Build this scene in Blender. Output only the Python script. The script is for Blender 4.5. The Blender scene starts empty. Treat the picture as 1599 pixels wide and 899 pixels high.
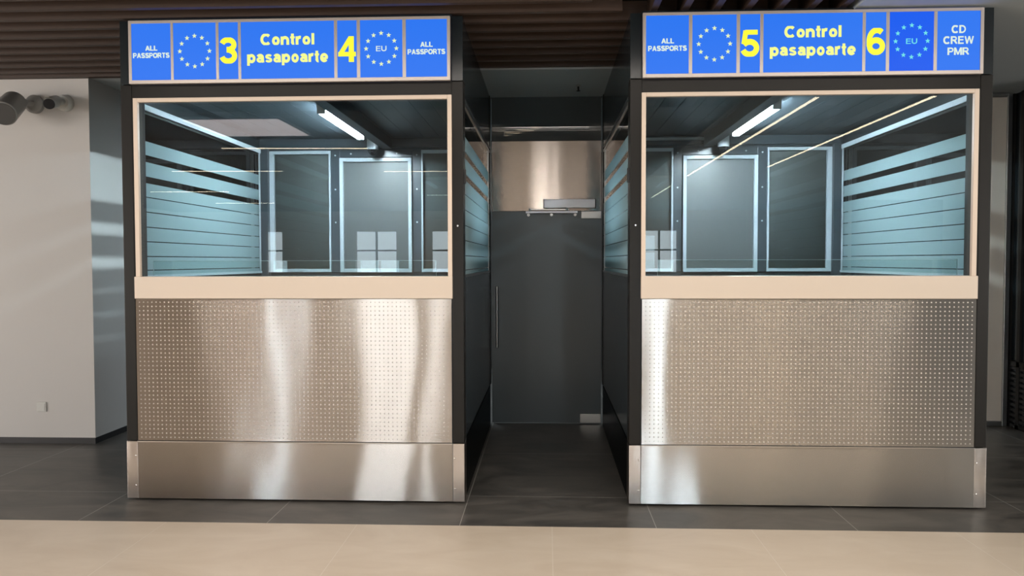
import bpy, bmesh, math, random
from mathutils import Matrix, Vector
random.seed(7)
S = bpy.context.scene
COL = S.collection

# ------------------------------------------------------------------ camera
CAM_P, CAM_YAW, CAM_PITCH, CAM_ROLL, F_PX = (0.0033, -5.1162, 1.6), .0442, .0343, -.0019, 1226.03
cd = bpy.data.cameras.new('camera'); cam = bpy.data.objects.new('camera', cd); COL.objects.link(cam)
cd.sensor_fit = 'HORIZONTAL'; cd.sensor_width = 36.0; cd.lens = F_PX / 1599 * 36.0
cd.clip_start = .05; cd.clip_end = 200
cam.matrix_world = (Matrix.Translation(CAM_P) @ Matrix.Rotation(CAM_YAW, 4, 'Z')
                    @ Matrix.Rotation(math.pi/2 - CAM_PITCH, 4, 'X') @ Matrix.Rotation(CAM_ROLL, 4, 'Z'))
S.camera = cam

# ------------------------------------------------------------------ world, light, exposure
W = bpy.data.worlds.new('world'); S.world = W; W.use_nodes = True
W.node_tree.nodes['Background'].inputs[0].default_value = (.78, .88, 1, 1)
W.node_tree.nodes['Background'].inputs[1].default_value = .5
S.view_settings.view_transform = 'Standard'; S.view_settings.look = 'None'
S.view_settings.gamma = 1; S.view_settings.exposure = 0; S.view_settings.use_curve_mapping = False
S.cycles.max_bounces = 10; S.cycles.transparent_max_bounces = 24
S.cycles.glossy_bounces = 5; S.cycles.diffuse_bounces = 4; S.cycles.transmission_bounces = 8
S.cycles.sample_clamp_indirect = 6
S.cycles.caustics_reflective = False; S.cycles.caustics_refractive = False

def area(name, loc, rot, sx, sy, power, color):
    l = bpy.data.lights.new(name, 'AREA'); l.shape = 'RECTANGLE'; l.size = sx; l.size_y = sy
    l.energy = power; l.color = color
    o = bpy.data.objects.new(name, l); COL.objects.link(o); o.location = loc; o.rotation_euler = rot
    return o
H90 = math.pi/2
# added daylight lamps at both unseen hall sides, for soft wide light
area('added_daylight_left', (-11.9, -8.0, 1.75), (0, -H90, 0), 2.6, 12.0, 1080, (1, .93, .87))
area('added_daylight_right', (11.9, -8.0, 1.75), (0, H90, 0), 2.6, 12.0, 1080, (1, .95, .90))

area('added_rear_light_left', (-1.5, 4.2, 3.12), (0, 0, 0), 1.2, 1.2, 75, (.80, .92, 1))  # added fill lamps hidden behind the booths, brightening the side walls
area('added_rear_light_right', (1.5, 4.2, 3.12), (0, 0, 0), 1.2, 1.2, 40, (.80, .92, 1))
area('added_lane_light', (0, -10.5, 3.14), (0, 0, 0), .14, 6.0, 300, (1, .92, .84))  # added lamp behind the viewer, lights the passage and streaks its header
area('added_front_row_light', (0, -1.6, 3.14), (0, 0, 0), 6.8, .12, 95, (1, .91, .82))  # added lamp above the view, brightens the front floor and sills

# ------------------------------------------------------------------ materials
def nt(name):
    m = bpy.data.materials.new(name); m.use_nodes = True
    return m, m.node_tree, m.node_tree.nodes['Principled BSDF']
def plain(name, col, rough=.5, metal=0, spec=.5, noise=0, nscale=6, bump=0, bscale=200):
    m, t, b = nt(name); N = t.nodes; L = t.links
    b.inputs['Base Color'].default_value = (*col, 1); b.inputs['Roughness'].default_value = rough
    b.inputs['Metallic'].default_value = metal; b.inputs['Specular IOR Level'].default_value = spec
    tc = N.new('ShaderNodeTexCoord')
    if noise:
        n = N.new('ShaderNodeTexNoise'); n.inputs['Scale'].default_value = nscale; n.inputs['Detail'].default_value = 5
        L.new(tc.outputs['Object'], n.inputs['Vector'])
        mx = N.new('ShaderNodeMix'); mx.data_type = 'RGBA'
        mx.inputs[6].default_value = (*[c*(1-noise) for c in col], 1); mx.inputs[7].default_value = (*[min(1, c*(1+noise)) for c in col], 1)
        L.new(n.outputs['Fac'], mx.inputs[0]); L.new(mx.outputs[2], b.inputs['Base Color'])
    if bump:
        n = N.new('ShaderNodeTexNoise'); n.inputs['Scale'].default_value = bscale
        L.new(tc.outputs['Object'], n.inputs['Vector'])
        bp = N.new('ShaderNodeBump'); bp.inputs['Strength'].default_value = bump; bp.inputs['Distance'].default_value = .002
        L.new(n.outputs['Fac'], bp.inputs['Height']); L.new(bp.outputs[0], b.inputs['Normal'])
    return m
def emis(name, col, s):
    m, t, b = nt(name); b.inputs['Base Color'].default_value = (0, 0, 0, 1); b.inputs['Specular IOR Level'].default_value = .3
    b.inputs['Emission Color'].default_value = (*col, 1); b.inputs['Emission Strength'].default_value = s
    return m
def steel(name, col, rough, aniso, wav=0, wscale=(1, 1, 1)):
    m = bpy.data.materials.new(name); m.use_nodes = True; t = m.node_tree; N = t.nodes; L = t.links; N.clear()
    out = N.new('ShaderNodeOutputMaterial'); b = N.new('ShaderNodeBsdfAnisotropic'); L.new(b.outputs[0], out.inputs[0])
    b.inputs['Color'].default_value = (*col, 1); b.inputs['Anisotropy'].default_value = -aniso
    tg = N.new('ShaderNodeCombineXYZ'); tg.inputs[2].default_value = 1    # horizontal grain: highlights stretch vertically
    L.new(tg.outputs[0], b.inputs['Tangent'])
    tc = N.new('ShaderNodeTexCoord'); mp = N.new('ShaderNodeMapping'); L.new(tc.outputs['Object'], mp.inputs[0])
    mp.inputs['Scale'].default_value = (3, 3, 260)
    n = N.new('ShaderNodeTexNoise'); n.inputs['Scale'].default_value = 1; n.inputs['Detail'].default_value = 4
    L.new(mp.outputs[0], n.inputs['Vector'])
    mr = N.new('ShaderNodeMapRange'); mr.inputs[3].default_value = rough*.9; mr.inputs[4].default_value = rough*1.12
    L.new(n.outputs['Fac'], mr.inputs[0]); L.new(mr.outputs[0], b.inputs['Roughness'])
    if wav:
        mp2 = N.new('ShaderNodeMapping'); L.new(tc.outputs['Object'], mp2.inputs[0]); mp2.inputs['Scale'].default_value = wscale
        n2 = N.new('ShaderNodeTexNoise'); n2.inputs['Scale'].default_value = 1.6; n2.inputs['Detail'].default_value = 1
        L.new(mp2.outputs[0], n2.inputs['Vector'])
        bp = N.new('ShaderNodeBump'); bp.inputs['Strength'].default_value = 1; bp.inputs['Distance'].default_value = wav
        L.new(n2.outputs['Fac'], bp.inputs['Height']); L.new(bp.outputs[0], b.inputs['Normal'])
    return m
def clear_glass(name, tint, f0=1.0):
    m = bpy.data.materials.new(name); m.use_nodes = True; t = m.node_tree; N = t.nodes; L = t.links; N.clear()
    o = N.new('ShaderNodeOutputMaterial'); tr = N.new('ShaderNodeBsdfTransparent'); tr.inputs[0].default_value = (*tint, 1)
    g = N.new('ShaderNodeBsdfGlossy'); g.inputs['Roughness'].default_value = .004; g.inputs[0].default_value = (f0, f0, f0, 1)
    fr = N.new('ShaderNodeFresnel'); fr.inputs[0].default_value = 1.5
    mx = N.new('ShaderNodeMixShader'); L.new(fr.outputs[0], mx.inputs[0]); L.new(tr.outputs[0], mx.inputs[1]); L.new(g.outputs[0], mx.inputs[2])
    L.new(mx.outputs[0], o.inputs[0]); return m
def film_mat(name):
    m = bpy.data.materials.new(name); m.use_nodes = True; t = m.node_tree; N = t.nodes; L = t.links; N.clear()
    o = N.new('ShaderNodeOutputMaterial')
    d = N.new('ShaderNodeBsdfDiffuse'); d.inputs[0].default_value = (.43, .58, .61, 1)
    tl = N.new('ShaderNodeBsdfTranslucent'); tl.inputs[0].default_value = (.43, .58, .61, 1)
    m1 = N.new('ShaderNodeMixShader'); m1.inputs[0].default_value = .50
    L.new(d.outputs[0], m1.inputs[1]); L.new(tl.outputs[0], m1.inputs[2])
    tr = N.new('ShaderNodeBsdfTransparent'); m2 = N.new('ShaderNodeMixShader'); m2.inputs[0].default_value = .34
    L.new(m1.outputs[0], m2.inputs[1]); L.new(tr.outputs[0], m2.inputs[2]); L.new(m2.outputs[0], o.inputs[0]); return m
def tile_mat(name, c1, c2, grout, px, ox, py, oy, rough, w=.0022):
    m, t, b = nt(name); N = t.nodes; L = t.links
    tc = N.new('ShaderNodeTexCoord'); sp = N.new('ShaderNodeSeparateXYZ'); L.new(tc.outputs['Object'], sp.inputs[0])
    def line(sock, p, off):
        a = N.new('ShaderNodeMath'); a.operation = 'SUBTRACT'; a.inputs[1].default_value = off - p/2; L.new(sock, a.inputs[0])
        q = N.new('ShaderNodeMath'); q.operation = 'FLOORED_MODULO'; q.inputs[1].default_value = p; L.new(a.outputs[0], q.inputs[0])
        r = N.new('ShaderNodeMath'); r.operation = 'SUBTRACT'; r.inputs[1].default_value = p/2; L.new(q.outputs[0], r.inputs[0])
        s = N.new('ShaderNodeMath'); s.operation = 'ABSOLUTE'; L.new(r.outputs[0], s.inputs[0])
        u = N.new('ShaderNodeMath'); u.operation = 'LESS_THAN'; u.inputs[1].default_value = w; L.new(s.outputs[0], u.inputs[0]); return u.outputs[0]
    a, c = line(sp.outputs[0], px, ox), line(sp.outputs[1], py, oy)
    mxm = N.new('ShaderNodeMath'); mxm.operation = 'MAXIMUM'; L.new(a, mxm.inputs[0]); L.new(c, mxm.inputs[1])
    n = N.new('ShaderNodeTexNoise'); n.inputs['Scale'].default_value = 2.2; n.inputs['Detail'].default_value = 7; n.inputs['Roughness'].default_value = .6
    n.inputs['Distortion'].default_value = 1.2
    mp = N.new('ShaderNodeMapping'); mp.inputs['Scale'].default_value = (.7, 1.6, 1); L.new(tc.outputs['Object'], mp.inputs[0]); L.new(mp.outputs[0], n.inputs['Vector'])
    cr = N.new('ShaderNodeValToRGB'); cr.color_ramp.elements[0].position = .35; cr.color_ramp.elements[1].position = .7
    cr.color_ramp.elements[0].color = (*c1, 1); cr.color_ramp.elements[1].color = (*c2, 1); L.new(n.outputs['Fac'], cr.inputs[0])
    mx = N.new('ShaderNodeMix'); mx.data_type = 'RGBA'; mx.inputs[7].default_value = (*grout, 1)
    L.new(mxm.outputs[0], mx.inputs[0]); L.new(cr.outputs[0], mx.inputs[6]); L.new(mx.outputs[2], b.inputs['Base Color'])
    mr = N.new('ShaderNodeMapRange'); mr.inputs[3].default_value = rough*.8; mr.inputs[4].default_value = rough*1.25
    L.new(n.outputs['Fac'], mr.inputs[0]); L.new(mr.outputs[0], b.inputs['Roughness'])
    return m
def wood_mat():
    m, t, b = nt('walnut slat'); N = t.nodes; L = t.links
    tc = N.new('ShaderNodeTexCoord'); mp = N.new('ShaderNodeMapping'); mp.inputs['Scale'].default_value = (1.2, 30, 30)
    L.new(tc.outputs['Object'], mp.inputs[0]); n = N.new('ShaderNodeTexNoise'); n.inputs['Scale'].default_value = 2; n.inputs['Detail'].default_value = 5
    L.new(mp.outputs[0], n.inputs['Vector']); cr = N.new('ShaderNodeValToRGB')
    cr.color_ramp.elements[0].color = (.036, .021, .014, 1); cr.color_ramp.elements[1].color = (.070, .041, .028, 1)
    L.new(n.outputs['Fac'], cr.inputs[0]); L.new(cr.outputs[0], b.inputs['Base Color']); b.inputs['Roughness'].default_value = .55
    return m
def rib_mat():
    m, t, b = nt('ribbed dark glass'); N = t.nodes; L = t.links
    b.inputs['Base Color'].default_value = (.075, .088, .093, 1); b.inputs['Roughness'].default_value = .02
    b.inputs['Specular IOR Level'].default_value = .45
    tc = N.new('ShaderNodeTexCoord'); w = N.new('ShaderNodeTexWave'); w.bands_direction = 'X'; w.inputs['Scale'].default_value = 14
    L.new(tc.outputs['Object'], w.inputs['Vector'])
    w2 = N.new('ShaderNodeTexWave'); w2.bands_direction = 'Z'; w2.inputs['Scale'].default_value = 14
    L.new(tc.outputs['Object'], w2.inputs['Vector'])
    ad = N.new('ShaderNodeMath'); L.new(w.outputs['Fac'], ad.inputs[0]); L.new(w2.outputs['Fac'], ad.inputs[1])
    bp = N.new('ShaderNodeBump'); bp.inputs['Strength'].default_value = .3; bp.inputs['Distance'].default_value = .00006
    L.new(ad.outputs[0], bp.inputs['Height']); L.new(bp.outputs[0], b.inputs['Normal']); return m

M = {}
M['bronze'] = plain('dark bronze powder coat', (.013, .012, .0105), .34, spec=.22, noise=.1)
M['darkpanel'] = plain('anthracite cladding', (.014, .019, .022), .22, spec=.5)
M['plinthdark'] = steel('side plinth steel with dark reflection in colour', (.16, .165, .17), .25, .5)  # stainless steel; the dark floor's reflection is put into its colour
M['beige'] = plain('cream powder coat', (.66, .55, .45), .45)
M['jamb'] = plain('matte dark jamb', (.02, .02, .019), .8, spec=.2)
M['sill'] = plain('cream laminate ledge', (.62, .53, .44), .4)
M['steel'] = steel('brushed stainless steel', (.66, .615, .57), .24, .80, .010, (1.3, 1, .35))
M['steel2'] = steel('brushed stainless steel kick plate', (.70, .66, .62), .24, .80, .014, (1.2, 1, .5))
M['steelc'] = steel('stainless corner', (.72, .67, .63), .22, .4, .004, (5, 5, 2))
M['dimple'] = steel('pressed steel dimple', (.56, .52, .48), .36, .1)
M['rivet'] = plain('rivet steel', (.7, .68, .65), .2, 1)
M['glass'] = clear_glass('window glass', (.91, .955, .965))
M['sglass'] = clear_glass('side window glass', (.92, .965, .975))
M['film'] = film_mat('frosted window film')
M['white'] = plain('pale aluminium frame', (.42, .48, .52), .35)
M['interior'] = plain('dark graphite interior', (.04, .052, .062), .3)
M['blind'] = plain('grey roller blind', (.19, .185, .175), .75, noise=.05, bump=.2, bscale=900)
M['doorpane'] = plain('grey satin glass', (.072, .082, .085), .42, spec=.7)
M['tube'] = emis('cool white led diffuser', (.82, .94, 1), 330)
M['lampbody'] = plain('white lamp housing', (.5, .54, .56), .4)
M['camwhite'] = plain('off white camera plastic', (.62, .62, .59), .4)
M['camdome'] = plain('smoked dome', (.01, .01, .012), .05, spec=.8)
M['camdark'] = plain('black lens cover', (.012, .012, .013), .5, spec=.2)
M['camface'] = plain('dark grey camera face', (.075, .075, .075), .45)
M['camgrey'] = plain('grey camera housing', (.32, .315, .30), .45)
M['wall'] = plain('white painted wall', (.60, .585, .565), .75, noise=.02, nscale=2, bump=.1, bscale=400)
M['ceil'] = plain('white plasterboard', (.46, .51, .53), .8)  # white board; cool tint stands in for cool light falling on it
M['skirt'] = plain('black skirting', (.012, .012, .014), .35)
M['wood'] = wood_mat()
M['plenum'] = plain('black plenum', (.006, .005, .005), .9)
M['hallceil'] = plain('dark hall ceiling', (.07, .055, .045), .8)
M['hallwall'] = plain('warm hall wall', (.50, .41, .34), .8)
M['darkback'] = plain('dark back partition', (.05, .05, .048), .4)
M['tan'] = plain('tan back wall', (.62, .54, .48), .6)
M['door'] = plain('dark grey back painted glass', (.062, .080, .088), .30, spec=.55, noise=.06, nscale=1.5)
M['rib'] = rib_mat()
M['floor'] = tile_mat('dark stone tile', (.050, .048, .044), (.135, .125, .112), (.34, .33, .30), 1.185, -1.71, 1.2, .17, .38)
M['beigefloor'] = tile_mat('beige stone tile', (.66, .56, .445), (.74, .645, .53), (.78, .70, .6), 1.185, -1.15, 1.2, -1.63, .30)
M['panelwarm'] = plain('satin warm grey panel', (.82, .74, .65), .5, .15, noise=.04)
M['alu'] = plain('aluminium', (.42, .42, .41), .3, 1)
M['brightalu'] = plain('satin aluminium cover', (.62, .62, .66), .35, .4)
M['signframe'] = plain('sign aluminium', (.60, .54, .50), .35, .3)
M['blue'] = emis('backlit blue acrylic', (.022, .18, .88), 1.0)
M['deepblue'] = emis('backlit deep blue acrylic', (.003, .105, .86), 1.0)
M['yellow'] = emis('backlit yellow letters', (1, .93, .045), 1.05)
M['pale'] = emis('backlit pale yellow letters', (.93, .98, .28), 1.0)
M['whitel'] = emis('backlit white letters', (.74, .86, .74), 1.0)
M['star'] = emis('backlit pale stars', (.78, .90, .50), 1.0)
M['cyan'] = emis('backlit cyan letters', (.16, .75, .80), 1.0)
M['led'] = emis('warm linear led', (1, .80, .55), 14)
M['ledpanel'] = emis('ceiling light panel diffuser', (1, .84, .82), 3.6)
M['sky'] = emis('daylit frosted glazing', (.86, .95, 1), 4.6)
M['streakglow'] = emis('added glow for steel streaks', (.93, .97, 1), 24)  # added glow that feeds the bright streaks in the steel
M['bluestreakglow'] = emis('added blue glow for steel streaks', (.72, .88, 1), 40)  # bluish version of the added streak glow
M['black'] = plain('black plastic', (.008, .008, .009), .4)
M['redw'] = emis('red lit screen', (.8, .05, .07), 1.2)

# ------------------------------------------------------------------ helpers
class MB:
    def __init__(s, flip=1, org=(0, 0, 0)): s.bm = bmesh.new(); s.f = flip; s.o = Vector(org)
    def box(s, x0, x1, y0, y1, z0, z1):
        if s.f < 0: x0, x1 = -x1, -x0
        x0, x1 = min(x0, x1), max(x0, x1)
        v = [s.bm.verts.new(Vector((x, y, z)) - s.o) for z in (z0, z1) for y in (y0, y1) for x in (x0, x1)]
        for q in ((0, 2, 3, 1), (4, 5, 7, 6), (0, 1, 5, 4), (2, 6, 7, 3), (0, 4, 6, 2), (1, 3, 7, 5)): s.bm.faces.new([v[i] for i in q])
        return s
    def frame(s, x0, x1, z0, z1, y0, y1, wl, wr, wt, wb):        # picture frame facing y
        s.box(x0, x0+wl, y0, y1, z0, z1); s.box(x1-wr, x1, y0, y1, z0, z1)
        s.box(x0+wl, x1-wr, y0, y1, z1-wt, z1)
        if wb: s.box(x0+wl, x1-wr, y0, y1, z0, z0+wb)
        return s
    def cyl(s, p, q, r, r2=None, n=24):
        if s.f < 0: p = (-p[0], p[1], p[2]); q = (-q[0], q[1], q[2])
        p = Vector(p)-s.o; q = Vector(q)-s.o; d = q-p; r2 = r if r2 is None else r2
        mat = Matrix.Translation((p+q)/2) @ d.to_track_quat('Z', 'Y').to_matrix().to_4x4()
        bmesh.ops.create_cone(s.bm, cap_ends=True, segments=n, radius1=r, radius2=r2, depth=d.length, matrix=mat); return s
    def sph(s, c, r, sc=(1, 1, 1), n=20):
        if s.f < 0: c = (-c[0], c[1], c[2])
        mat = Matrix.Translation(Vector(c)-s.o) @ Matrix.Diagonal((*sc, 1))
        bmesh.ops.create_uvsphere(s.bm, u_segments=n, v_segments=n//2, radius=r, matrix=mat); return s
    def build(s, name, mat, parent=None, bevel=0, smooth=False):
        me = bpy.data.meshes.new(name); bmesh.ops.recalc_face_normals(s.bm, faces=s.bm.faces)
        s.bm.to_mesh(me); s.bm.free(); me.materials.append(mat)
        o = bpy.data.objects.new(name, me); COL.objects.link(o)
        if parent: o.parent = parent
        else: o.location = s.o
        if bevel:
            b = o.modifiers.new('bevel', 'BEVEL'); b.width = bevel; b.segments = 2; b.limit_method = 'ANGLE'
        if smooth:
            for f in me.polygons: f.use_smooth = True
            try: me.set_sharp_from_angle(angle=math.radians(35))
            except Exception: pass
        return o
def tag(o, label=None, cat=None, group=None, kind=None):
    if label: o['label'] = label
    if cat: o['category'] = cat
    if group: o['group'] = group
    if kind: o['kind'] = kind
    return o
def empty(name, loc, label, cat, group=None):
    o = bpy.data.objects.new(name, None); COL.objects.link(o); o.location = loc; o.empty_display_size = .1
    return tag(o, label, cat, group)
def struct(mb, name, mat, **k):
    return tag(mb.build(name, mat, **k), kind='structure')

# ------------------------------------------------------------------ setting
struct(MB().box(-12, 12, -.43, 7, -.1, 0), 'floor', M['floor'])
struct(MB().box(-12, 3.3, -20, -.432, -.1, 0), 'floor_beige', M['beigefloor'])
struct(MB().box(3.3, 12, -20, -.43, -.1, 0), 'floor_dark', M['floor'])  # unseen dark zone put in to darken the right booth's steel reflections
struct(MB().box(-10, -3.96, 1.57, 2.8, .055, 3.19), 'wall_left', M['wall'])
struct(MB().box(-10, -3.965, 1.576, 2.8, 0, .055), 'baseboard_left', M['skirt'])
# white plasterboard soffit: behind the slats and over the right side
sc_ = MB()
sc_.box(-2.85, 12, 1.47, 7, 3.19, 3.26); sc_.box(-10, -2.85, 1.568, 7, 3.19, 3.26); sc_.box(1.95, 12, -20, 1.47, 3.19, 3.26)
struct(sc_, 'ceiling', M['ceil'])
struct(MB().box(-12, 1.95, -20, 1.47, 3.36, 3.4), 'ceiling_plenum', M['plenum'])
struct(MB().box(-12, 1.95, -20, -3.2, 3.21, 3.3), 'ceiling_hall', M['hallceil'])
# wooden slats: one set along X, the other along Y, meeting on a mitre
slats = empty('slatted_ceiling', (-3, 0, 3.2), 'dark walnut slatted ceiling running across above the booths', 'slatted ceiling')
k = 0
for i in range(-15, 8):
    y = .012 + .2022*i
    xe = .475 + y if y < .2 else 1.93
    if xe < -2.4: continue
    MB(org=(-3, 0, 3.2)).box(-10, xe, y-.022, y+.022, 3.2, 3.325).build('slat', M['wood'], slats)
MB(org=(-3, 0, 3.2)).box(-10, -2.85, 1.505, 1.568, 3.185, 3.325).build('edge_board', M['wood'], slats)
sy_ = empty('slatted_ceiling', (1.3, -1.5, 3.2), 'dark slats running towards the viewer above the sign for desks 5 and 6', 'slatted ceiling')
for i in range(7):
    x = .69 + .198*i
    m = MB(org=(1.3, -1.5, 3.2)); m.box(x-.022, x+.022, -3.1, min(x-.475-.03, .2), 3.2, 3.325)
    m.build('slat', M['wood'], sy_)
# back space
struct(MB().box(-10, 12, 6.5, 6.6, 0, 3.19), 'wall_back', M['darkback'])
struct(MB().box(-3.88, -3.36, 4.2, 4.3, 0, 3.19), 'wall_rear_pier', M['tan'])
struct(MB().box(3.45, 3.95, 4.2, 4.3, 0, 3.19), 'wall_rear_column', M['tan'])
for sx, nm in ((-1, 'left'), (1, 'right')):
    o_ = (sx*4.8, 5.0, 0)
    gp = empty('glazed_screen', o_, 'pale framed glazed screen far behind the booths, seen through the %s booth side window' % nm, 'partition')
    f = MB(sx, o_)
    for x in (4.30, 4.82, 5.6): f.box(x, x+.045, 5.0, 5.05, 0, 3.18)
    f.box(4.30, 5.64, 5.0, 5.05, 2.98, 3.03); f.box(4.30, 5.64, 5.0, 5.05, 0, .06)
    f.build('screen_frame', M['brightalu'], gp)
    MB(sx, o_).box(4.32, 5.62, 5.02, 5.03, .05, 2.99).build('screen_pane', M['darkpanel'], gp)
struct(MB().box(-10, -9.9, -.5, 1.57, 0, 3.2), 'wall_far_left', M['wall'])
# hall shell behind the viewer
rw = MB()
WN = [(-9.0, -8.5, 0), (-6.1, -4.8, 1), (-3.65, -3.05, 0), (3.0, 4.1, 1)]
xs = [(-12, -9.0), (-8.5, -6.1), (-4.8, -3.65), (-3.05, 3.0), (4.1, 12)]
for a, b in xs: rw.box(a, b, -20, -19.8, 0, 3.2)
for a, b, _ in WN: rw.box(a, b, -20, -19.8, 2.55, 3.2); rw.box(a, b, -20, -19.8, 1.0, 1.25); rw.box(a, b, -20, -19.8, 0, .1)
struct(rw, 'wall_front', M['hallwall'])
for n, (a, b, nm) in enumerate(WN):
    struct(MB().box(a, b, -19.95, -19.93, 1.25, 2.55), 'window_%d' % (n+1), M['sky'])
    struct(MB().box(a, b, -19.95, -19.93, .1, 1.0), 'window_%d' % (n+5), M['bluestreakglow'] if n in (0, 3) else M['streakglow'])  # lower glowing panes added to strengthen the streaks mirrored in the steel
    mb = MB()
    for j in range(1, nm+1): mb.box(a+(b-a)*j/(nm+1)-.03, a+(b-a)*j/(nm+1)+.03, -19.9, -19.84, 1.25, 2.55)
    for z in (1.92,): mb.box(a, b, -19.9, -19.85, z, z+.05)
    struct(mb, 'trim_%d' % (n+1), M['black'])
struct(MB().box(8.2, 10.4, -16.4, -16, 0, 3.2), 'wall_hall_pier', M['darkback'])
struct(MB().box(-12.1, -12, -20, -.4, 0, 3.2), 'wall_hall_left', M['hallwall'])
struct(MB().box(12, 12.1, -20, 7, 0, 3.2), 'wall_hall_right', M['hallwall'])

for sx, n in ((-1, 9), (1, 10)):      # bars added in front of the made-up side daylight lamps
    mb = MB(sx)
    for j in range(9): mb.box(11.78, 11.84, -14.03+1.5*j, -13.97+1.5*j, .4, 3.1)
    for z in (.42, 1.4, 3.02): mb.box(11.78, 11.84, -14, -2, z, z+.06)
    struct(mb, 'window_%d' % n, M['black'])
for sx, nm in ((-1, 'left'), (1, 'right')):
    hl = empty('ceiling_light_panel', (sx*1.5, 4.2, 3.13), 'unseen square light panel added as fill behind the %s booth' % nm, 'ceiling light')
    MB().box(-.63, .63, -.63, .63, .0, .06).build('housing', M['brightalu'], hl)

# hall linear lights (they show as thin warm lines mirrored in the glass)
def linear(p, q, label):
    p = Vector((*p, 3.175)); q = Vector((*q, 3.175)); c = (p+q)/2
    e = empty('linear_ceiling_light', c, label, 'ceiling light', 'linear ceiling lights of the hall')
    d = (q-p); L = d.length; ang = math.atan2(d.y, d.x); e.rotation_euler = (0, 0, ang)
    MB().box(-L/2-.01, L/2+.01, -.03, .03, 0, .03).build('housing', M['black'], e)
    MB().box(-L/2, L/2, -.018, .018, -.006, .0).build('diffuser', M['led'], e)
for p, q, t in (((-4.51, -5.62), (-2.49, -5.75), 'thin warm linear ceiling light of the hall, nearest to desk 3 and running across'),
             ((-6.5, -8.3), (-4.6, -8.4), 'thin warm linear ceiling light of the hall in its second row, left piece'),
             ((-2.84, -8.54), (-1.74, -8.6), 'short thin warm linear ceiling light of the hall in its second row, right piece'),
             ((-8.9, -12.2), (-7.15, -12.3), 'thin warm linear ceiling light of the hall in its third row'),
             ((-8.9, -15.7), (-7.35, -15.8), 'thin warm linear ceiling light of the hall in its farthest row'),
             ((2.61, -9.6), (2.61, -2.6), 'long warm linear ceiling light running away from desk 5, left of two'),
             ((3.72, -8.3), (3.72, -2.6), 'long warm linear ceiling light running away from desk 6, right of two'),
             ((-1.0, -4.3), (-.07, -1.75), 'slanting warm linear ceiling light in front of the passage')):
    linear(p, q, t)
le = empty('ceiling_light_panel', (0, -9.0, 3.16), 'long narrow light panel added behind the viewer to brighten the passage and floor', 'ceiling light')
MB().box(-.1, .1, -4.55, 1.55, 0, .04).build('housing', M['brightalu'], le)
lf = empty('linear_ceiling_light', (0, -1.6, 3.16), 'unseen linear light added across in front of both booths to brighten floor and sills', 'ceiling light')
MB().box(-3.45, 3.45, -.08, .08, 0, .04).build('housing', M['black'], lf)
pe = empty('ceiling_light_panel', (-3.5, -4.0, 3.17), 'large square flat ceiling light panel mirrored in the glass of desk 3', 'ceiling light')
MB().box(-.56, .56, -.58, .58, .0, .03).build('housing', M['brightalu'], pe)
MB().box(-.54, .54, -.56, .56, -.006, 0).build('diffuser', M['ledpanel'], pe)

# ------------------------------------------------------------------ booths
def wavy(x, z, k):      # slight buckling of thin sheet, metres
    return .0016*math.sin(3.1*x+k)*math.cos(1.3*z+k) + .0028*math.exp(-((x-(.72 if k < 5 else .7))/.22)**2)*math.cos(2.2*(z-.9))
def sheet(sx, org, x0, x1, z0, z1, y, k, nx, nz):
    bm = bmesh.new(); g = []
    for j in range(nz+1):
        row = []
        for i in range(nx+1):
            x = x0+(x1-x0)*i/nx; z = z0+(z1-z0)*j/nz
            ed = min(1, (x-x0)/.05, (x1-x)/.05, (z-z0)/.05, (z1-z)/.05)
            row.append(bm.verts.new(Vector((sx*x, y-wavy(x, z, k), z))-Vector(org)))
        g.append(row)
    for j in range(nz):
        for i in range(nx):
            q = [g[j][i], g[j][i+1], g[j+1][i+1], g[j+1][i]]
            if sx < 0: q.reverse()
            bm.faces.new(q)
    return bm, g
def sheet_obj(name, bm, mat, parent, thick=.0015):
    me = bpy.data.meshes.new(name); bm.normal_update(); bm.to_mesh(me); bm.free(); me.materials.append(mat)
    for f in me.polygons: f.use_smooth = True
    o = bpy.data.objects.new(name, me); COL.objects.link(o); o.parent = parent
    so = o.modifiers.new('solid', 'SOLIDIFY'); so.thickness = thick; so.offset = -1
    es = o.modifiers.new('split', 'EDGE_SPLIT'); es.split_angle = math.radians(40)
    return o
FILM = [(2.345, 2.44), (2.196, 2.296), (2.054, 2.149), (1.950, 2.048), (1.845, 1.944), (1.743, 1.839), (1.640, 1.737), (1.543, 1.634), (1.508, 1.537)]

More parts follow.
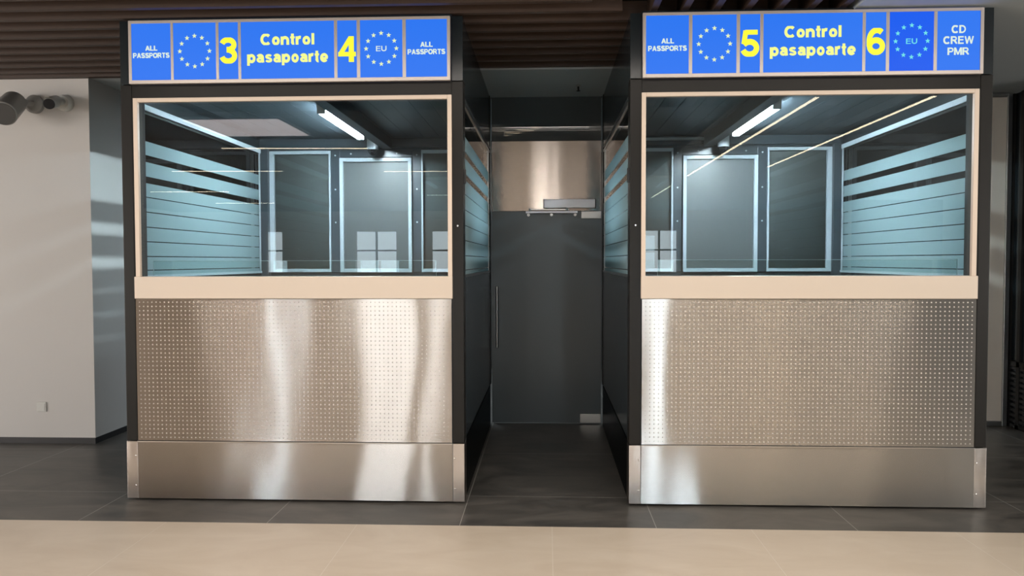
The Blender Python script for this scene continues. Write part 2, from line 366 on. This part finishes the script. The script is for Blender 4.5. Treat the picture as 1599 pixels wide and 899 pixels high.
def booth(sx, label):
    org = (sx*1.6765, 0, 0)
    e = empty('passport_booth', org, label, 'booth', 'passport control booths')
    def B(): return MB(sx, org)
    P = lambda mb, n, m, par=e, **k: mb.build(n, m, par, **k)
    P(B().box(.56, 2.79, .03, 2.55, .02, .30), 'raised_floor', M['interior'])
    # corner posts
    for x0, x1, inner in ((.54, .613, 1), (2.74, 2.813, 0)):
        m = B(); m.box(x0, x1, 0, .13, .402, 2.766)
        po = P(m, 'corner_post', M['bronze'], bevel=.003)
        if inner:
            P(B().cyl((.577, -.004, 1.83), (.577, .002, 1.83), .006), 'bolt', M['rivet'], po)
            P(B().box(.526, .545, .02, .06, 2.11, 2.2), 'hinge', M['black'], po)
        P(B().box(x0, x1, 2.45, 2.575, .402, 3.185), 'corner_post', M['bronze'], bevel=.003)
        P(B().box(x0, x1, .002, .15, 2.77, 3.185), 'corner_cap', M['darkpanel'], bevel=.002)
        pc = P(B().box(x0-.001, x1+.001, -.003, .13, .012, .398), 'corner_kick_plate', M['steelc'], bevel=.002)
        rx = x1-.012 if inner else x0+.012
        for rz in (.30, .10): P(B().sph((rx, -.003, rz), .006, (1, .5, 1), 10), 'rivet', M['rivet'], pc, smooth=True)
    # front
    P(B().box(.613, 2.74, .004, .12, 2.68, 2.768), 'header_beam', M['bronze'], bevel=.003)
    P(B().box(.613, 2.74, .012, .12, 2.768, 3.2), 'header_fascia', M['darkpanel'])
    P(B().box(.613, 2.74, .03, .10, .012, 1.36), 'front_backing', M['interior'])
    P(B().frame(.613, 2.727, 1.501, 2.679, -.010, .017, .028, .030, .027, 0), 'window_frame', M['beige'], bevel=.0025)
    P(B().box(2.716, 2.745, .028, .125, 1.501, 2.682), 'window_jamb', M['jamb'])  # dark filler added to stop booth light leaking beside the frame
    P(B().box(2.72, 2.745, .002, .03, 1.501, 2.682), 'window_jamb', M['jamb'])
    P(B().box(.63, 2.714, .018, .026, 1.499, 2.665), 'window_pane', M['glass'])
    P(B().box(.612, 2.738, -.012, .14, 1.354, 1.501), 'sill', M['sill'], bevel=.004)
    bm, g = sheet(sx, org, .62, 2.735, .404, 1.352, -.001, 2 if sx < 0 else 6, 120, 50)
    pitch = .0283; nx = 74; nz = 33
    for i in range(nx):
        for j in range(nz):
            x = .64+pitch*i+.004; z = .425+pitch*j
            ed = min(1, (x-.62)/.05, (2.735-x)/.05, (z-.404)/.05, (1.352-z)/.05)
            y = -.001-wavy(x, z, 2 if sx < 0 else 6)*ed-.0002
            c = bm.verts.new(Vector((sx*x, y-.0023, z))-Vector(org)); r1 = []; r2 = []
            for q in range(8):
                a = q*math.pi/4
                r1.append(bm.verts.new(Vector((sx*(x+.0028*math.cos(a)), y-.0016, z+.0028*math.sin(a)))-Vector(org)))
                r2.append(bm.verts.new(Vector((sx*(x+.0050*math.cos(a)), y+.0003, z+.0050*math.sin(a)))-Vector(org)))
            for q in range(8):
                n_ = (q+1) % 8
                f1 = [c, r1[q], r1[n_]]; f2 = [r1[q], r2[q], r2[n_], r1[n_]]
                if sx < 0: f1.reverse(); f2.reverse()
                bm.faces.new(f1).material_index = 1; bm.faces.new(f2).material_index = 1
    o = sheet_obj('dimpled_steel_panel', bm, M['steel'], e); o.modifiers.clear(); o.data.materials.append(M['dimple'])
    bm, g = sheet(sx, org, .617, 2.737, .014, .394, -.004, 2 if sx < 0 else 6, 80, 20)
    sheet_obj('steel_kick_plate', bm, M['steel2'], e)
    P(B().box(.617, 2.737, -.010, .02, .394, .401), 'trim_strip', M['rivet'])
    # both sides
    for xo, xi, xg in ((.546, .57, .555), (2.807, 2.783, 2.798)):
        P(B().box(min(xo, xi), max(xo, xi), .13, 2.45, .40, 1.49), 'side_panel', M['darkpanel'])
        P(B().box(*(sorted((xo-(.004 if xo < 1 else -.004), xi))), .13, 2.45, .012, .40), 'side_kick_plate', M['plinthdark'])
        P(B().box(min(xo, xi), max(xo, xi), .13, 2.45, 2.69, 3.185), 'side_fascia', M['darkpanel'])
        s = 1 if xo < 1 else -1
        m = MB(sx, org)
        xa, xb = (xi, xi+.010) if s > 0 else (xi-.010, xi)
        m.box(xa, xb, .13, 2.45, 2.648, 2.688); m.box(xa, xb, .13, 2.45, 1.488, 1.508)
        m.box(xa, xb, 2.40, 2.42, 1.508, 2.648)
        fr = P(m, 'side_window_frame', M['white'])
        mo = MB(sx, org)
        xc, xd = (xo-.002, xo+.006) if s > 0 else (xo-.006, xo+.002)
        mo.box(xc, xd, .13, 2.45, 2.640, 2.660); mo.box(xc, xd, .13, 2.45, 2.680, 2.69); mo.box(xc, xd, 2.30, 2.33, 1.50, 2.64); mo.box(xc, xd, .13, 2.45, 1.49, 1.51)
        P(mo, 'outer_bead', M['alu'], fr)
        P(MB(sx, org).box(xg-.003, xg+.003, .12, 2.46, 1.495, 2.66), 'side_window_pane', M['sglass'])
        xf = xg+(.006 if xo > 1 else -.006)*s    # the passage side has its film on the outer face
        mf = MB(sx, org)
        for a, b in FILM: mf.box(xf-.0006, xf+.0006, .13, 2.45, a, b)
        P(mf, 'frosted_film', M['film'])
    # interior ceiling with grooves, roof
    m = B(); x = .57
    while x < 2.75:
        m.box(x, min(x+.147, 2.783), .12, 2.5, 2.785, 2.80); x += .15
    P(m, 'ceiling_panel', M['interior'])
    P(B().box(.57, 2.783, .12, 2.5, 2.80, 2.81), 'ceiling_seam_strip', M['white'])
    P(B().box(.55, 2.80, .12, 2.45, 3.16, 3.18), 'roof', M['darkpanel'])
    P(B().box(1.49, 1.585, .12, 2.46, 2.685, 2.785), 'cable_trunking', M['interior'], bevel=.003)
    # back wall
    m = B()
    m.box(.613, 2.74, 2.50, 2.56, .30, 1.492); m.box(.613, 2.74, 2.50, 2.56, 2.68, 3.185)
    m.box(1.215, 1.30, 2.49, 2.56, 1.492, 2.68); m.box(2.01, 2.10, 2.49, 2.56, 1.492, 2.68)
    m.box(1.30, 2.01, 2.49, 2.56, 2.61, 2.68); m.box(.57, 2.783, 2.44, 2.50, 2.70, 2.785)
    m.box(2.706, 2.783, 2.44, 2.5, .3, 2.7)
    P(m, 'back_wall_frame', M['interior'], bevel=.003)
    for x0, x1 in ((.613, 1.211), (2.101, 2.704)):
        outl, outr = (.02, .016) if x0 < 1 else (.016, .045)
        f_ = P(B().frame(x0, x1, 1.497, 2.675, 2.475, 2.51, outl, outr, .030, .030), 'back_window_frame', M['white'])
        P(B().box(x0+.01, x1-.01, 2.52, 2.526, 1.5, 2.67), 'roller_blind', M['blind'], f_)
        P(B().box(x0+.01, x1-.01, 2.50, 2.505, 1.5, 2.67), 'back_window_pane', M['glass'], f_)
    d = P(B().box(1.298, 2.012, 2.505, 2.545, .31, 1.49), 'door_leaf', M['interior'])
    P(B().frame(1.303, 2.008, 1.494, 2.602, 2.46, 2.51, .034, .036, .036, .034), 'door_window_frame', M['white'], d, bevel=.002)
    P(B().box(1.33, 1.98, 2.49, 2.50, 1.52, 2.57), 'door_window_pane', M['doorpane'], d)
    for x, z in [(x, z) for x in (1.255, 2.055) for z in (1.98, 2.3, 2.63)] + [(1.45, 2.645), (1.9, 2.645)]:
        P(B().cyl((x, 2.484, z), (x, 2.49, z), .008, n=10), 'frame_bolt', M['white'])
    # desk inside
    m = B(); m.box(.60, 2.75, .14, .75, 1.33, 1.36)
    P(m, 'desk', M['interior'], bevel=.003)
    P(B().box(.60, .63, .14, .75, .30, 1.33), 'desk_panel', M['interior'])
    P(B().box(2.72, 2.75, .14, .75, .30, 1.33), 'desk_panel', M['interior'])
    return e
booth(-1, 'dark framed passport control booth for desks 3 and 4, left of the passage')
booth(1, 'dark framed passport control booth for desks 5 and 6, right of the passage')

# things in and on the booths
def screen_mat():
    m = clear_glass('counter glass', (.93, .98, .97)); return m
M['cglass'] = screen_mat()
M['edge'] = plain('polished glass edge', (.55, .68, .68), .2)
for sx, nm in ((-1, 'left'), (1, 'right')):
    o_ = (sx*1.75, .25, 1.36)
    g = empty('glass_screen', o_, 'low clear glass screen standing on the desk inside the %s booth' % nm, 'glass screen', 'low desk screens')
    MB(sx, o_).box(.755, 2.737, .247, .253, 1.36, 1.604).build('pane', M['cglass'], g)
    MB(sx, o_).box(.755, 2.737, .247, .253, 1.604, 1.6065).box(.7535, .755, .247, .253, 1.36, 1.6065).box(2.737, 2.7385, .247, .253, 1.36, 1.6065).build('polished_edge', M['edge'], g)
    # tube light
    tx = 1.685
    o_ = (sx*tx, 1.36, 2.75)
    t = empty('tube_light', o_, 'glowing cool white tube light under the ceiling of the %s booth' % nm, 'tube light', 'booth tube lights')
    MB(sx, o_).box(tx-.035, tx+.035, .74, 1.99, 2.735, 2.785).build('housing', M['lampbody'], t, bevel=.006)
    MB(sx, o_).box(tx-.028, tx+.028, .75, 1.98, 2.708, 2.737).build('diffuser', M['tube'], t, bevel=.006)
    for yy in (.735, 1.98): MB(sx, o_).box(tx-.031, tx+.031, yy, yy+.014, 2.704, 2.74).build('end_cap', M['lampbody'], t)
    # dome camera
    cx = 1.645; o_ = (sx*cx, 2.3, 2.68)
    c = empty('dome_camera', o_, 'small white dome camera hanging beside the trunking in the %s booth' % nm, 'security camera', 'booth dome cameras')
    MB(sx, o_).cyl((cx, 2.3, 2.655), (cx, 2.3, 2.785), .053).build('base', M['lampbody'], c, bevel=.004, smooth=True)
    MB(sx, o_).cyl((cx, 2.3, 2.64), (cx, 2.3, 2.655), .046, .053).sph((cx, 2.3, 2.642), .043, (1, 1, 1)).build('dome', M['camdome'], c, smooth=True)
cw = MB(1).box(.62, 1.60, 2.415, 2.44, 2.74, 2.765)
tag(cw.build('cable_conduit', M['lampbody']), 'thin white conduit along the top back of the booth for desk 5', 'conduit')

# ------------------------------------------------------------------ signs
# heavy sans lettering: every glyph is a set of thick strokes, cap height 1
def arc(cx, cz, rx, rz, a0, a1, n=14):
    return [(cx+rx*math.cos(math.radians(a0+(a1-a0)*i/n)), cz+rz*math.sin(math.radians(a0+(a1-a0)*i/n))) for i in range(n+1)]
def glyph(ch):      # -> width, strokes (closed?, half width, points)
    w = .108 if ch in '3456' else .122; L = lambda *p: (0, w, list(p))
    A = lambda *a: (0, w, arc(*a))
    x5 = .74
    ring = lambda cx: (1, w*.97, arc(cx, .36, .245, .275, 0, 360, 26)[:-1])
    if ch == 'A': return .98, [L((.115, 0), (.49, 1.0)), L((.865, 0), (.49, 1.0)), (0, .085, [(.24, .31), (.74, .31)])]
    if ch == 'L': return .76, [L((.105, 0), (.105, 1)), (0, .09, [(.1, .09), (.74, .09)])]
    if ch == 'E': return .82, [L((.105, 0), (.105, 1)), (0, .088, [(.1, .088), (.80, .088)]), (0, .085, [(.1, .53), (.74, .53)]), (0, .088, [(.1, .912), (.78, .912)])]
    if ch == 'T': return .84, [L((.42, 0), (.42, .95)), (0, .088, [(0, .912), (.84, .912)])]
    if ch == 'P': return .84, [L((.105, 0), (.105, 1)), (0, .09, [(.1, .91), (.5, .91)]+arc(.5, .68, .245, .23, 90, -90, 12)+[(.1, .45)])]
    if ch == 'R': return .95, [L((.105, 0), (.105, 1)), (0, .09, [(.1, .91), (.52, .91)]+arc(.52, .70, .24, .21, 90, -90, 12)+[(.1, .49)]), L((.46, .46), (.62, .34), (.85, 0))]
    if ch == 'D': return .92, [L((.105, 0), (.105, 1)), (0, .09, [(.1, .91), (.38, .91)]+arc(.38, .5, .43, .41, 90, -90, 16)+[(.1, .09)])]
    if ch == 'U': return .92, [(0, w, [(.105, 1), (.105, .38)]+arc(.46, .38, .355, .29, 180, 360, 14)+[(.815, 1)])]
    if ch == 'O': return 1.04, [(1, w, arc(.52, .5, .415, .42, 0, 360, 30)[:-1])]
    if ch == 'C': return .98, [(0, w, arc(.51, .5, .405, .42, 42, 318, 26))]
    if ch == 'M': return 1.10, [L((.105, 0), (.105, 1)), L((.995, 0), (.995, 1)), (0, .1, [(.16, .99), (.55, .06)]), (0, .1, [(.94, .99), (.55, .06)])]
    if ch == 'W': return 1.34, [(0, .095, [(.10, 1), (.36, .02)]), (0, .095, [(.36, .02), (.67, .99)]), (0, .095, [(.67, .99), (.98, .02)]), (0, .095, [(.98, .02), (1.24, 1)])]
    if ch == 'S': return .88, [(0, w, arc(.44, .715, .315, .20, 20, 180, 12)+arc(.44, .70, .315, .17, 195, 262, 5)+arc(.44, .29, .32, .215, 80, -20, 8)+arc(.44, .29, .33, .20, -30, -170, 12))]
    if ch == 'n': return .80, [L((.105, 0), (.105, .735)), (0, w, [(.105, .40)]+arc(.39, .40, .27, .245, 170, 0, 12)+[(.66, 0)])]
    if ch == 'r': return .52, [L((.105, 0), (.105, .735)), (0, w, arc(.39, .38, .28, .27, 175, 72, 8))]
    if ch == 't': return .46, [(0, w, [(.22, .98), (.22, .22)]+arc(.35, .22, .13, .135, 180, 285, 6)), (0, .08, [(.0, .655), (.44, .655)])]
    if ch == 'l': return .30, [L((.13, 0), (.13, 1))]
    if ch == 'o': return .80, [ring(.40)]
    if ch == 'p': return .84, [L((.105, -.27), (.105, .735)), (1, w, arc(.43, .36, .27, .275, 0, 360, 26)[:-1])]
    if ch == 'e': return .80, [(0, w, arc(.40, .36, .275, .275, 0, 325, 24)), (0, .075, [(.14, .33), (.77, .33)])]
    if ch == 'a': return .80, [(0, w, arc(.38, .46, .25, .18, 160, 0, 10)+[(.63, .25), (.68, 0)]), (1, .095, arc(.355, .235, .235, .145, 0, 360, 18)[:-1])]
    if ch == 's': return .74, [(0, .09, arc(.37, .52, .25, .125, 20, 180, 10)+arc(.37, .50, .25, .10, 200, 262, 4)+arc(.36, .22, .26, .13, 78, -20, 8)+arc(.36, .22, .27, .13, -30, -165, 10))]
    if ch == '3': return .74, [(0, w, arc(.35, .72, .26, .19, 165, -50, 16)+[(.40, .535), (.29, .535)]), (0, w, [(.29, .53), (.38, .53)]+arc(.36, .30, .275, .21, 62, -168, 18))]
    if ch == '4': return .74, [L((.55, 0), (.55, .98)), (0, .085, [(.0, .30), (.74, .30)]), (0, .09, [(.52, .93), (.10, .32)])]
    if ch == '5': return .74, [(0, .09, [(.68, .91), (.17, .91)]), (0, .10, [(.20, .97), (.12, .47)]), (0, w, arc(.36, .32, .28, .235, 148, -162, 22))]
    if ch == '6': return .74, [(1, w, arc(.385, .325, .265, .225, 0, 360, 24)[:-1]), (0, w, arc(.42, .52, .32, .40, 52, 180, 16)+[(.105, .32)])]
    return .4, []
def text(s, cx, z0, cap, width, mat, parent, org, y, bold=1.0, name='lettering'):
    bm = bmesh.new(); x = 0; polys = []
    for ch in s:
        gw, st = glyph(ch)
        for closed, w, pts in st:
            w *= bold; n = len(pts); lf, rt = [], []
            for i in range(n):
                if closed: a, b = pts[i-1], pts[(i+1) % n]
                else: a, b = pts[max(0, i-1)], pts[min(n-1, i+1)]
                dx, dz = b[0]-a[0], b[1]-a[1]; l = math.hypot(dx, dz) or 1; nx, nz = -dz/l*w, dx/l*w
                k = 1
                if 0 < i < n-1 or closed:
                    p0 = pts[i-1]; d0 = (pts[i][0]-p0[0], pts[i][1]-p0[1]); l0 = math.hypot(*d0) or 1
                    c_ = (d0[0]*dx+d0[1]*dz)/(l0*l); k = 1/max(.75, abs(c_))
                lf.append((x+pts[i][0]+nx*k, pts[i][1]+nz*k)); rt.append((x+pts[i][0]-nx*k, pts[i][1]-nz*k))
            for i in range(n if closed else n-1):
                j = (i+1) % n; polys.append((lf[i], lf[j], rt[j], rt[i]))
        x += gw+.10
    xs = [p[0] for q in polys for p in q]; x0, x1 = min(xs), max(xs); kx = width/(x1-x0)
    for q in polys:
        f = [bm.verts.new(Vector(((p[0]-(x0+x1)/2)*kx+cx, y-.0012, min(1.0, max(-.27 if ch in 'pasapoarte' else 0, p[1]))*cap+z0))-Vector(org)) for p in q]
        b = [bm.verts.new(v.co+Vector((0, .0012, 0))) for v in f]
        bm.faces.new(f)
        for i in range(4): bm.faces.new([f[i], b[i], b[(i+1) % 4], f[(i+1) % 4]])
    me = bpy.data.meshes.new(name); bm.to_mesh(me); bm.free(); me.materials.append(mat)
    o = bpy.data.objects.new(name, me); COL.objects.link(o); o.parent = parent; return o
def stars(cx, cz, R, r, mat, parent, org, y):
    bm = bmesh.new()
    for k in range(12):
        a = k*math.pi/6; X = cx+R*math.sin(a); Z = cz+R*1.0*math.cos(a)
        fr, bk = [], []
        for i in range(10):
            rr = r if i % 2 == 0 else r*.42; b = i*math.pi/5
            fr.append(bm.verts.new(Vector((X+rr*math.sin(b), y-.0012, Z+rr*math.cos(b)))-Vector(org)))
            bk.append(bm.verts.new(Vector((X+rr*math.sin(b), y, Z+rr*math.cos(b)))-Vector(org)))
        bm.faces.new(fr)
        for i in range(10): bm.faces.new([fr[i], bk[i], bk[(i+1) % 10], fr[(i+1) % 10]])
    me = bpy.data.meshes.new('ring_of_stars'); bmesh.ops.recalc_face_normals(bm, faces=bm.faces); bm.to_mesh(me); bm.free(); me.materials.append(mat)
    o = bpy.data.objects.new('ring_of_stars', me); COL.objects.link(o); o.parent = parent; return o

def sign(x0, x1, panels, label):
    org = ((x0+x1)/2, 0, 2.765)
    e = empty('illuminated_sign', org, label, 'sign')
    Y0 = -.052; yp = -.038
    m = MB(1, org); m.frame(x0, x1, 2.765, 3.174, Y0+.01, -.0125, .020, .020, .019, .023)
    for a, b in zip(panels, panels[1:]): m.box(a[1], b[0], Y0+.012, -.0125, 2.788, 3.155)
    m.build('sign_frame', M['signframe'], e, bevel=.0015)
    for a, b, kind in panels:
        mat = M['deepblue'] if kind == 'EU2' else M['blue']
        p = MB(1, org).box(a-.001, b+.001, yp, -.013, 2.787, 3.156).build('sign_panel', mat, e)
        c = (a+b)/2; y = yp-.0004
        if kind == 'ALL':
            text('ALL', c+.001, 2.979, .032, .080, M['whitel'], p, org, y, 1.15); text('PASSPORTS', c, 2.932, .033, .244, M['whitel'], p, org, y, 1.15)
        elif kind in ('S', 'EU', 'EU2'):
            stars(c, 2.972, .0985, .0165, M['cyan'] if kind == 'EU2' else M['star'], p, org, y)
            if kind != 'S': text('EU', c, 2.955, .034, .068, M['cyan'] if kind == 'EU2' else M['whitel'], p, org, y, .72)
        elif kind in '3456': text(kind, c, 2.889, .168, .115, M['yellow'], p, org, y)
        elif kind == 'C':
            text('Control', c+.0, 3.005, .072, .354, M['pale'], p, org, y, 1.1); text('pasapoarte', c+.0, 2.893, .072, .533, M['pale'], p, org, y, 1.1)
        elif kind == 'CD':
            text('CD', c, 3.018, .049, .087, M['whitel'], p, org, y); text('CREW', c, 2.951, .048, .186, M['whitel'], p, org, y); text('PMR', c, 2.883, .046, .132, M['whitel'], p, org, y)
sign(-2.732, -.617, [(-2.711, -2.451, 'ALL'), (-2.433, -2.15, 'S'), (-2.131, -2.003, '3'), (-1.984, -1.371, 'C'), (-1.35, -1.223, '4'), (-1.201, -.926, 'EU'), (-.903, -.638, 'ALL')],
     'blue backlit sign over the left booth, Control pasapoarte between yellow 3 and 4')
sign(.615, 2.730, [(.636, .905, 'ALL'), (.927, 1.204, 'S'), (1.226, 1.351, '5'), (1.372, 1.986, 'C'), (2.006, 2.132, '6'), (2.153, 2.425, 'EU2'), (2.446, 2.706, 'CD')],
     'blue backlit sign over the right booth with a CD CREW PMR field')

# ------------------------------------------------------------------ passage end
yb = 2.58
d = empty('glass_door', (0, yb, 0), 'tall dark grey satin glass door closing the passage between the booths', 'door')
dm = lambda: MB(1, (0, yb, 0))
dm().box(-.534, .534, yb, yb+.012, .008, 2.083).build('door_leaf', M['door'], d)
h = dm().cyl((-.482, yb-.055, .755), (-.482, yb-.055, 1.352), .011).build('pull_handle', M['alu'], d, smooth=True)
for z in (.86, 1.25): dm().cyl((-.482, yb-.055, z), (-.482, yb, z), .008, n=12).build('handle_stud', M['alu'], h)
dm().box(.33, .532, yb-.018, yb+.02, .012, .098).build('patch_hinge', M['alu'], d, bevel=.003)
dm().box(.338, .532, yb-.018, yb+.02, 2.012, 2.083).build('patch_hinge', M['alu'], d, bevel=.003)
tr = struct(MB().box(-.536, .536, yb, yb+.03, 2.089, 2.766), 'trim_steel_header', steel('header stainless', (.42, .385, .36), .20, .75, .0035, (2.2, 1, .25)))
bm = MB(1, (0, 0, 0)); bm.box(-.532, .532, yb+.004, yb+.018, 2.772, 3.188)
up = struct(bm, 'trim_ribbed_panel', M['rib'])
me = up.data
for v in me.vertices: v.co.y -= (v.co.z-2.772)*math.tan(math.radians(3.0))
struct(MB().box(-.54, .54, yb-.004, yb+.02, 2.766, 2.771), 'trim_joint', M['black'])
struct(MB().box(-.54, .54, yb-.012, yb+.02, 3.183, 3.1899), 'trim_head', M['black'])
c = empty('door_closer', (.22, yb, 2.1), 'silver door closer box with slide arm on the steel header above the glass door', 'door closer')
cm = lambda: MB(1, (.22, yb, 2.1))
cm().box(-.022, .470, yb-.065, yb, 2.112, 2.196).build('closer_body', M['brightalu'], c, bevel=.003)
cm().box(-.030, -.022, yb-.066, yb, 2.110, 2.198).build('end_cap', M['black'], c)
cm().box(.470, .478, yb-.066, yb, 2.110, 2.198).build('end_cap', M['black'], c)
cm().box(-.20, .302, yb-.05, yb-.012, 2.064, 2.084).build('slide_track', M['brightalu'], c, bevel=.002)
cm().box(-.165, .22, yb-.045, yb-.03, 2.093, 2.104).cyl((-.16, yb-.04, 2.075), (-.16, yb-.04, 2.108), .011, n=12).cyl((.2, yb-.04, 2.09), (.2, yb-.04, 2.115), .014, n=12).build('closer_arm', M['alu'], c)
for x in (-.175, .05, .28): cm().cyl((x, yb-.02, 2.05), (x, yb, 2.05), .014, n=14).build('track_fixing', M['alu'], c)
# sprinkler under the soffit
s = empty('sprinkler', (.29, 2.075, 3.19), 'small dark sprinkler head under the white soffit at the end of the passage', 'sprinkler')
MB(1, (.29, 2.075, 3.19)).cyl((.29, 2.075, 3.178), (.29, 2.075, 3.19), .022, n=16).build('rosette', M['alu'], s)
MB(1, (.29, 2.075, 3.19)).cyl((.29, 2.075, 3.14), (.29, 2.075, 3.178), .008, n=10).cyl((.29, 2.075, 3.137), (.29, 2.075, 3.141), .018, n=16).build('deflector', M['camdark'], s)

# ------------------------------------------------------------------ left wall fittings
yw = 1.57
o_ = (-4.41, yw, 2.969)
c1 = empty('bullet_camera', o_, 'large grey bullet camera on a round base, leftmost on the white wall', 'security camera')
q = lambda: MB(1, o_)
q().cyl((-4.43, yw, 2.965), (-4.43, yw-.035, 2.965), .079).cyl((-4.43, yw-.035, 2.965), (-4.43, yw-.05, 2.965), .079, .055).build('wall_base', M['camgrey'], c1, smooth=True)
q().cyl((-4.43, yw-.04, 2.965), (-4.47, yw-.10, 2.965), .026).sph((-4.47, yw-.10, 2.965), .034).cyl((-4.47, yw-.10, 2.965), (-4.52, yw-.15, 2.955), .024).build('swivel_arm', M['camgrey'], c1, smooth=True)
a_ = Vector((-4.532, yw-.13, 2.965)); b_ = Vector((-4.455, yw-.385, 2.815))
q().cyl(a_, b_, .095, .102, 36).build('camera_body', M['camgrey'], c1, bevel=.01, smooth=True)
dr = (b_-a_).normalized()
q().cyl(b_-dr*.001, b_+dr*.006, .092, n=36).build('lens_cover', M['camface'], c1, smooth=True)
o_ = (-4.16, yw, 2.975)
c2 = empty('bullet_camera', o_, 'small off-white bullet camera with black face, right of the large grey one on the wall', 'security camera')
q = lambda: MB(1, o_)
q().cyl((-4.16, yw, 2.972), (-4.16, yw-.03, 2.972), .072).cyl((-4.16, yw-.03, 2.972), (-4.16, yw-.06, 2.972), .072, .056).build('wall_base', M['camwhite'], c2, smooth=True)
q().cyl((-4.16, yw-.05, 2.975), (-4.165, yw-.10, 2.975), .030).sph((-4.165, yw-.10, 2.975), .034).build('swivel_arm', M['camwhite'], c2, smooth=True)
a_ = Vector((-4.185, yw-.10, 2.968)); b_ = Vector((-4.132, yw-.28, 2.914)); dr = (b_-a_).normalized()
m = q(); m.cyl(a_, b_, .044, .047, 32); m.build('camera_body', M['camwhite'], c2, bevel=.006, smooth=True)
q().cyl(b_-dr*.002, b_+dr*.005, .044, n=32).build('lens_cover', M['camdark'], c2, smooth=True)
m = q(); m.cyl(a_+Vector((0, 0, .008)), b_+dr*.03+Vector((0, 0, .014)), .046, .048, 32)
# sun hood: keep only the upper shell
bmesh.ops.bisect_plane(m.bm, geom=m.bm.verts[:]+m.bm.edges[:]+m.bm.faces[:], plane_co=(a_+b_)/2+Vector((0, 0, .022))-Vector(o_), plane_no=(0, 0, -1), clear_outer=True)
m.build('sun_hood', M['camwhite'], c2, smooth=True)
o_ = (-4.437, yw, .326)
sk = empty('wall_socket', o_, 'small white wall socket low on the white wall', 'socket')
MB(1, o_).box(-4.481, -4.394, yw-.012, yw, .284, .369).build('socket_box', M['camwhite'], sk, bevel=.004)
MB(1, o_).box(-4.470, -4.405, yw-.015, yw-.011, .295, .355).build('socket_cover', M['camwhite'], sk, bevel=.002)

# ------------------------------------------------------------------ right side
o_ = (4.2, 2.62, 0)
pn = empty('framed_wall_panel', o_, 'tall warm grey panel in an aluminium frame, standing right of the booth for desk 6', 'panel')
MB(1, o_).box(4.03, 4.40, 2.62, 2.64, .04, 3.15).build('panel_face', M['panelwarm'], pn)
MB(1, o_).frame(3.99, 4.43, 0, 3.185, 2.60, 2.66, .035, .045, .03, .05).build('panel_frame', M['alu'], pn, bevel=.003)
o_ = (4.48, 2.28, 0)
dp = empty('louvred_partition', o_, 'black glazed partition with louvres at its foot, at the far right edge', 'partition')
m = MB(1, o_)
m.box(4.46, 4.50, 1.9, 2.66, .04, 3.18)
m.build('partition_pane', M['darkpanel'], dp)
m = MB(1, o_)
for y in (1.9, 2.44, 2.60): m.box(4.44, 4.52, y, y+.05, 0, 3.18)
m.box(4.44, 4.52, 1.9, 2.65, .59, .64); m.box(4.44, 4.52, 1.9, 2.65, 0, .04)
m.build('partition_frame', M['bronze'], dp)
m = MB(1, o_)
for i in range(11): m.box(4.445, 4.462, 1.95, 2.60, .06+.05*i, .085+.05*i)
m.build('louvre', M['black'], dp)
struct(MB().box(4.52, 12, 2.66, 2.75, 0, 3.19), 'wall_right', M['darkback'])
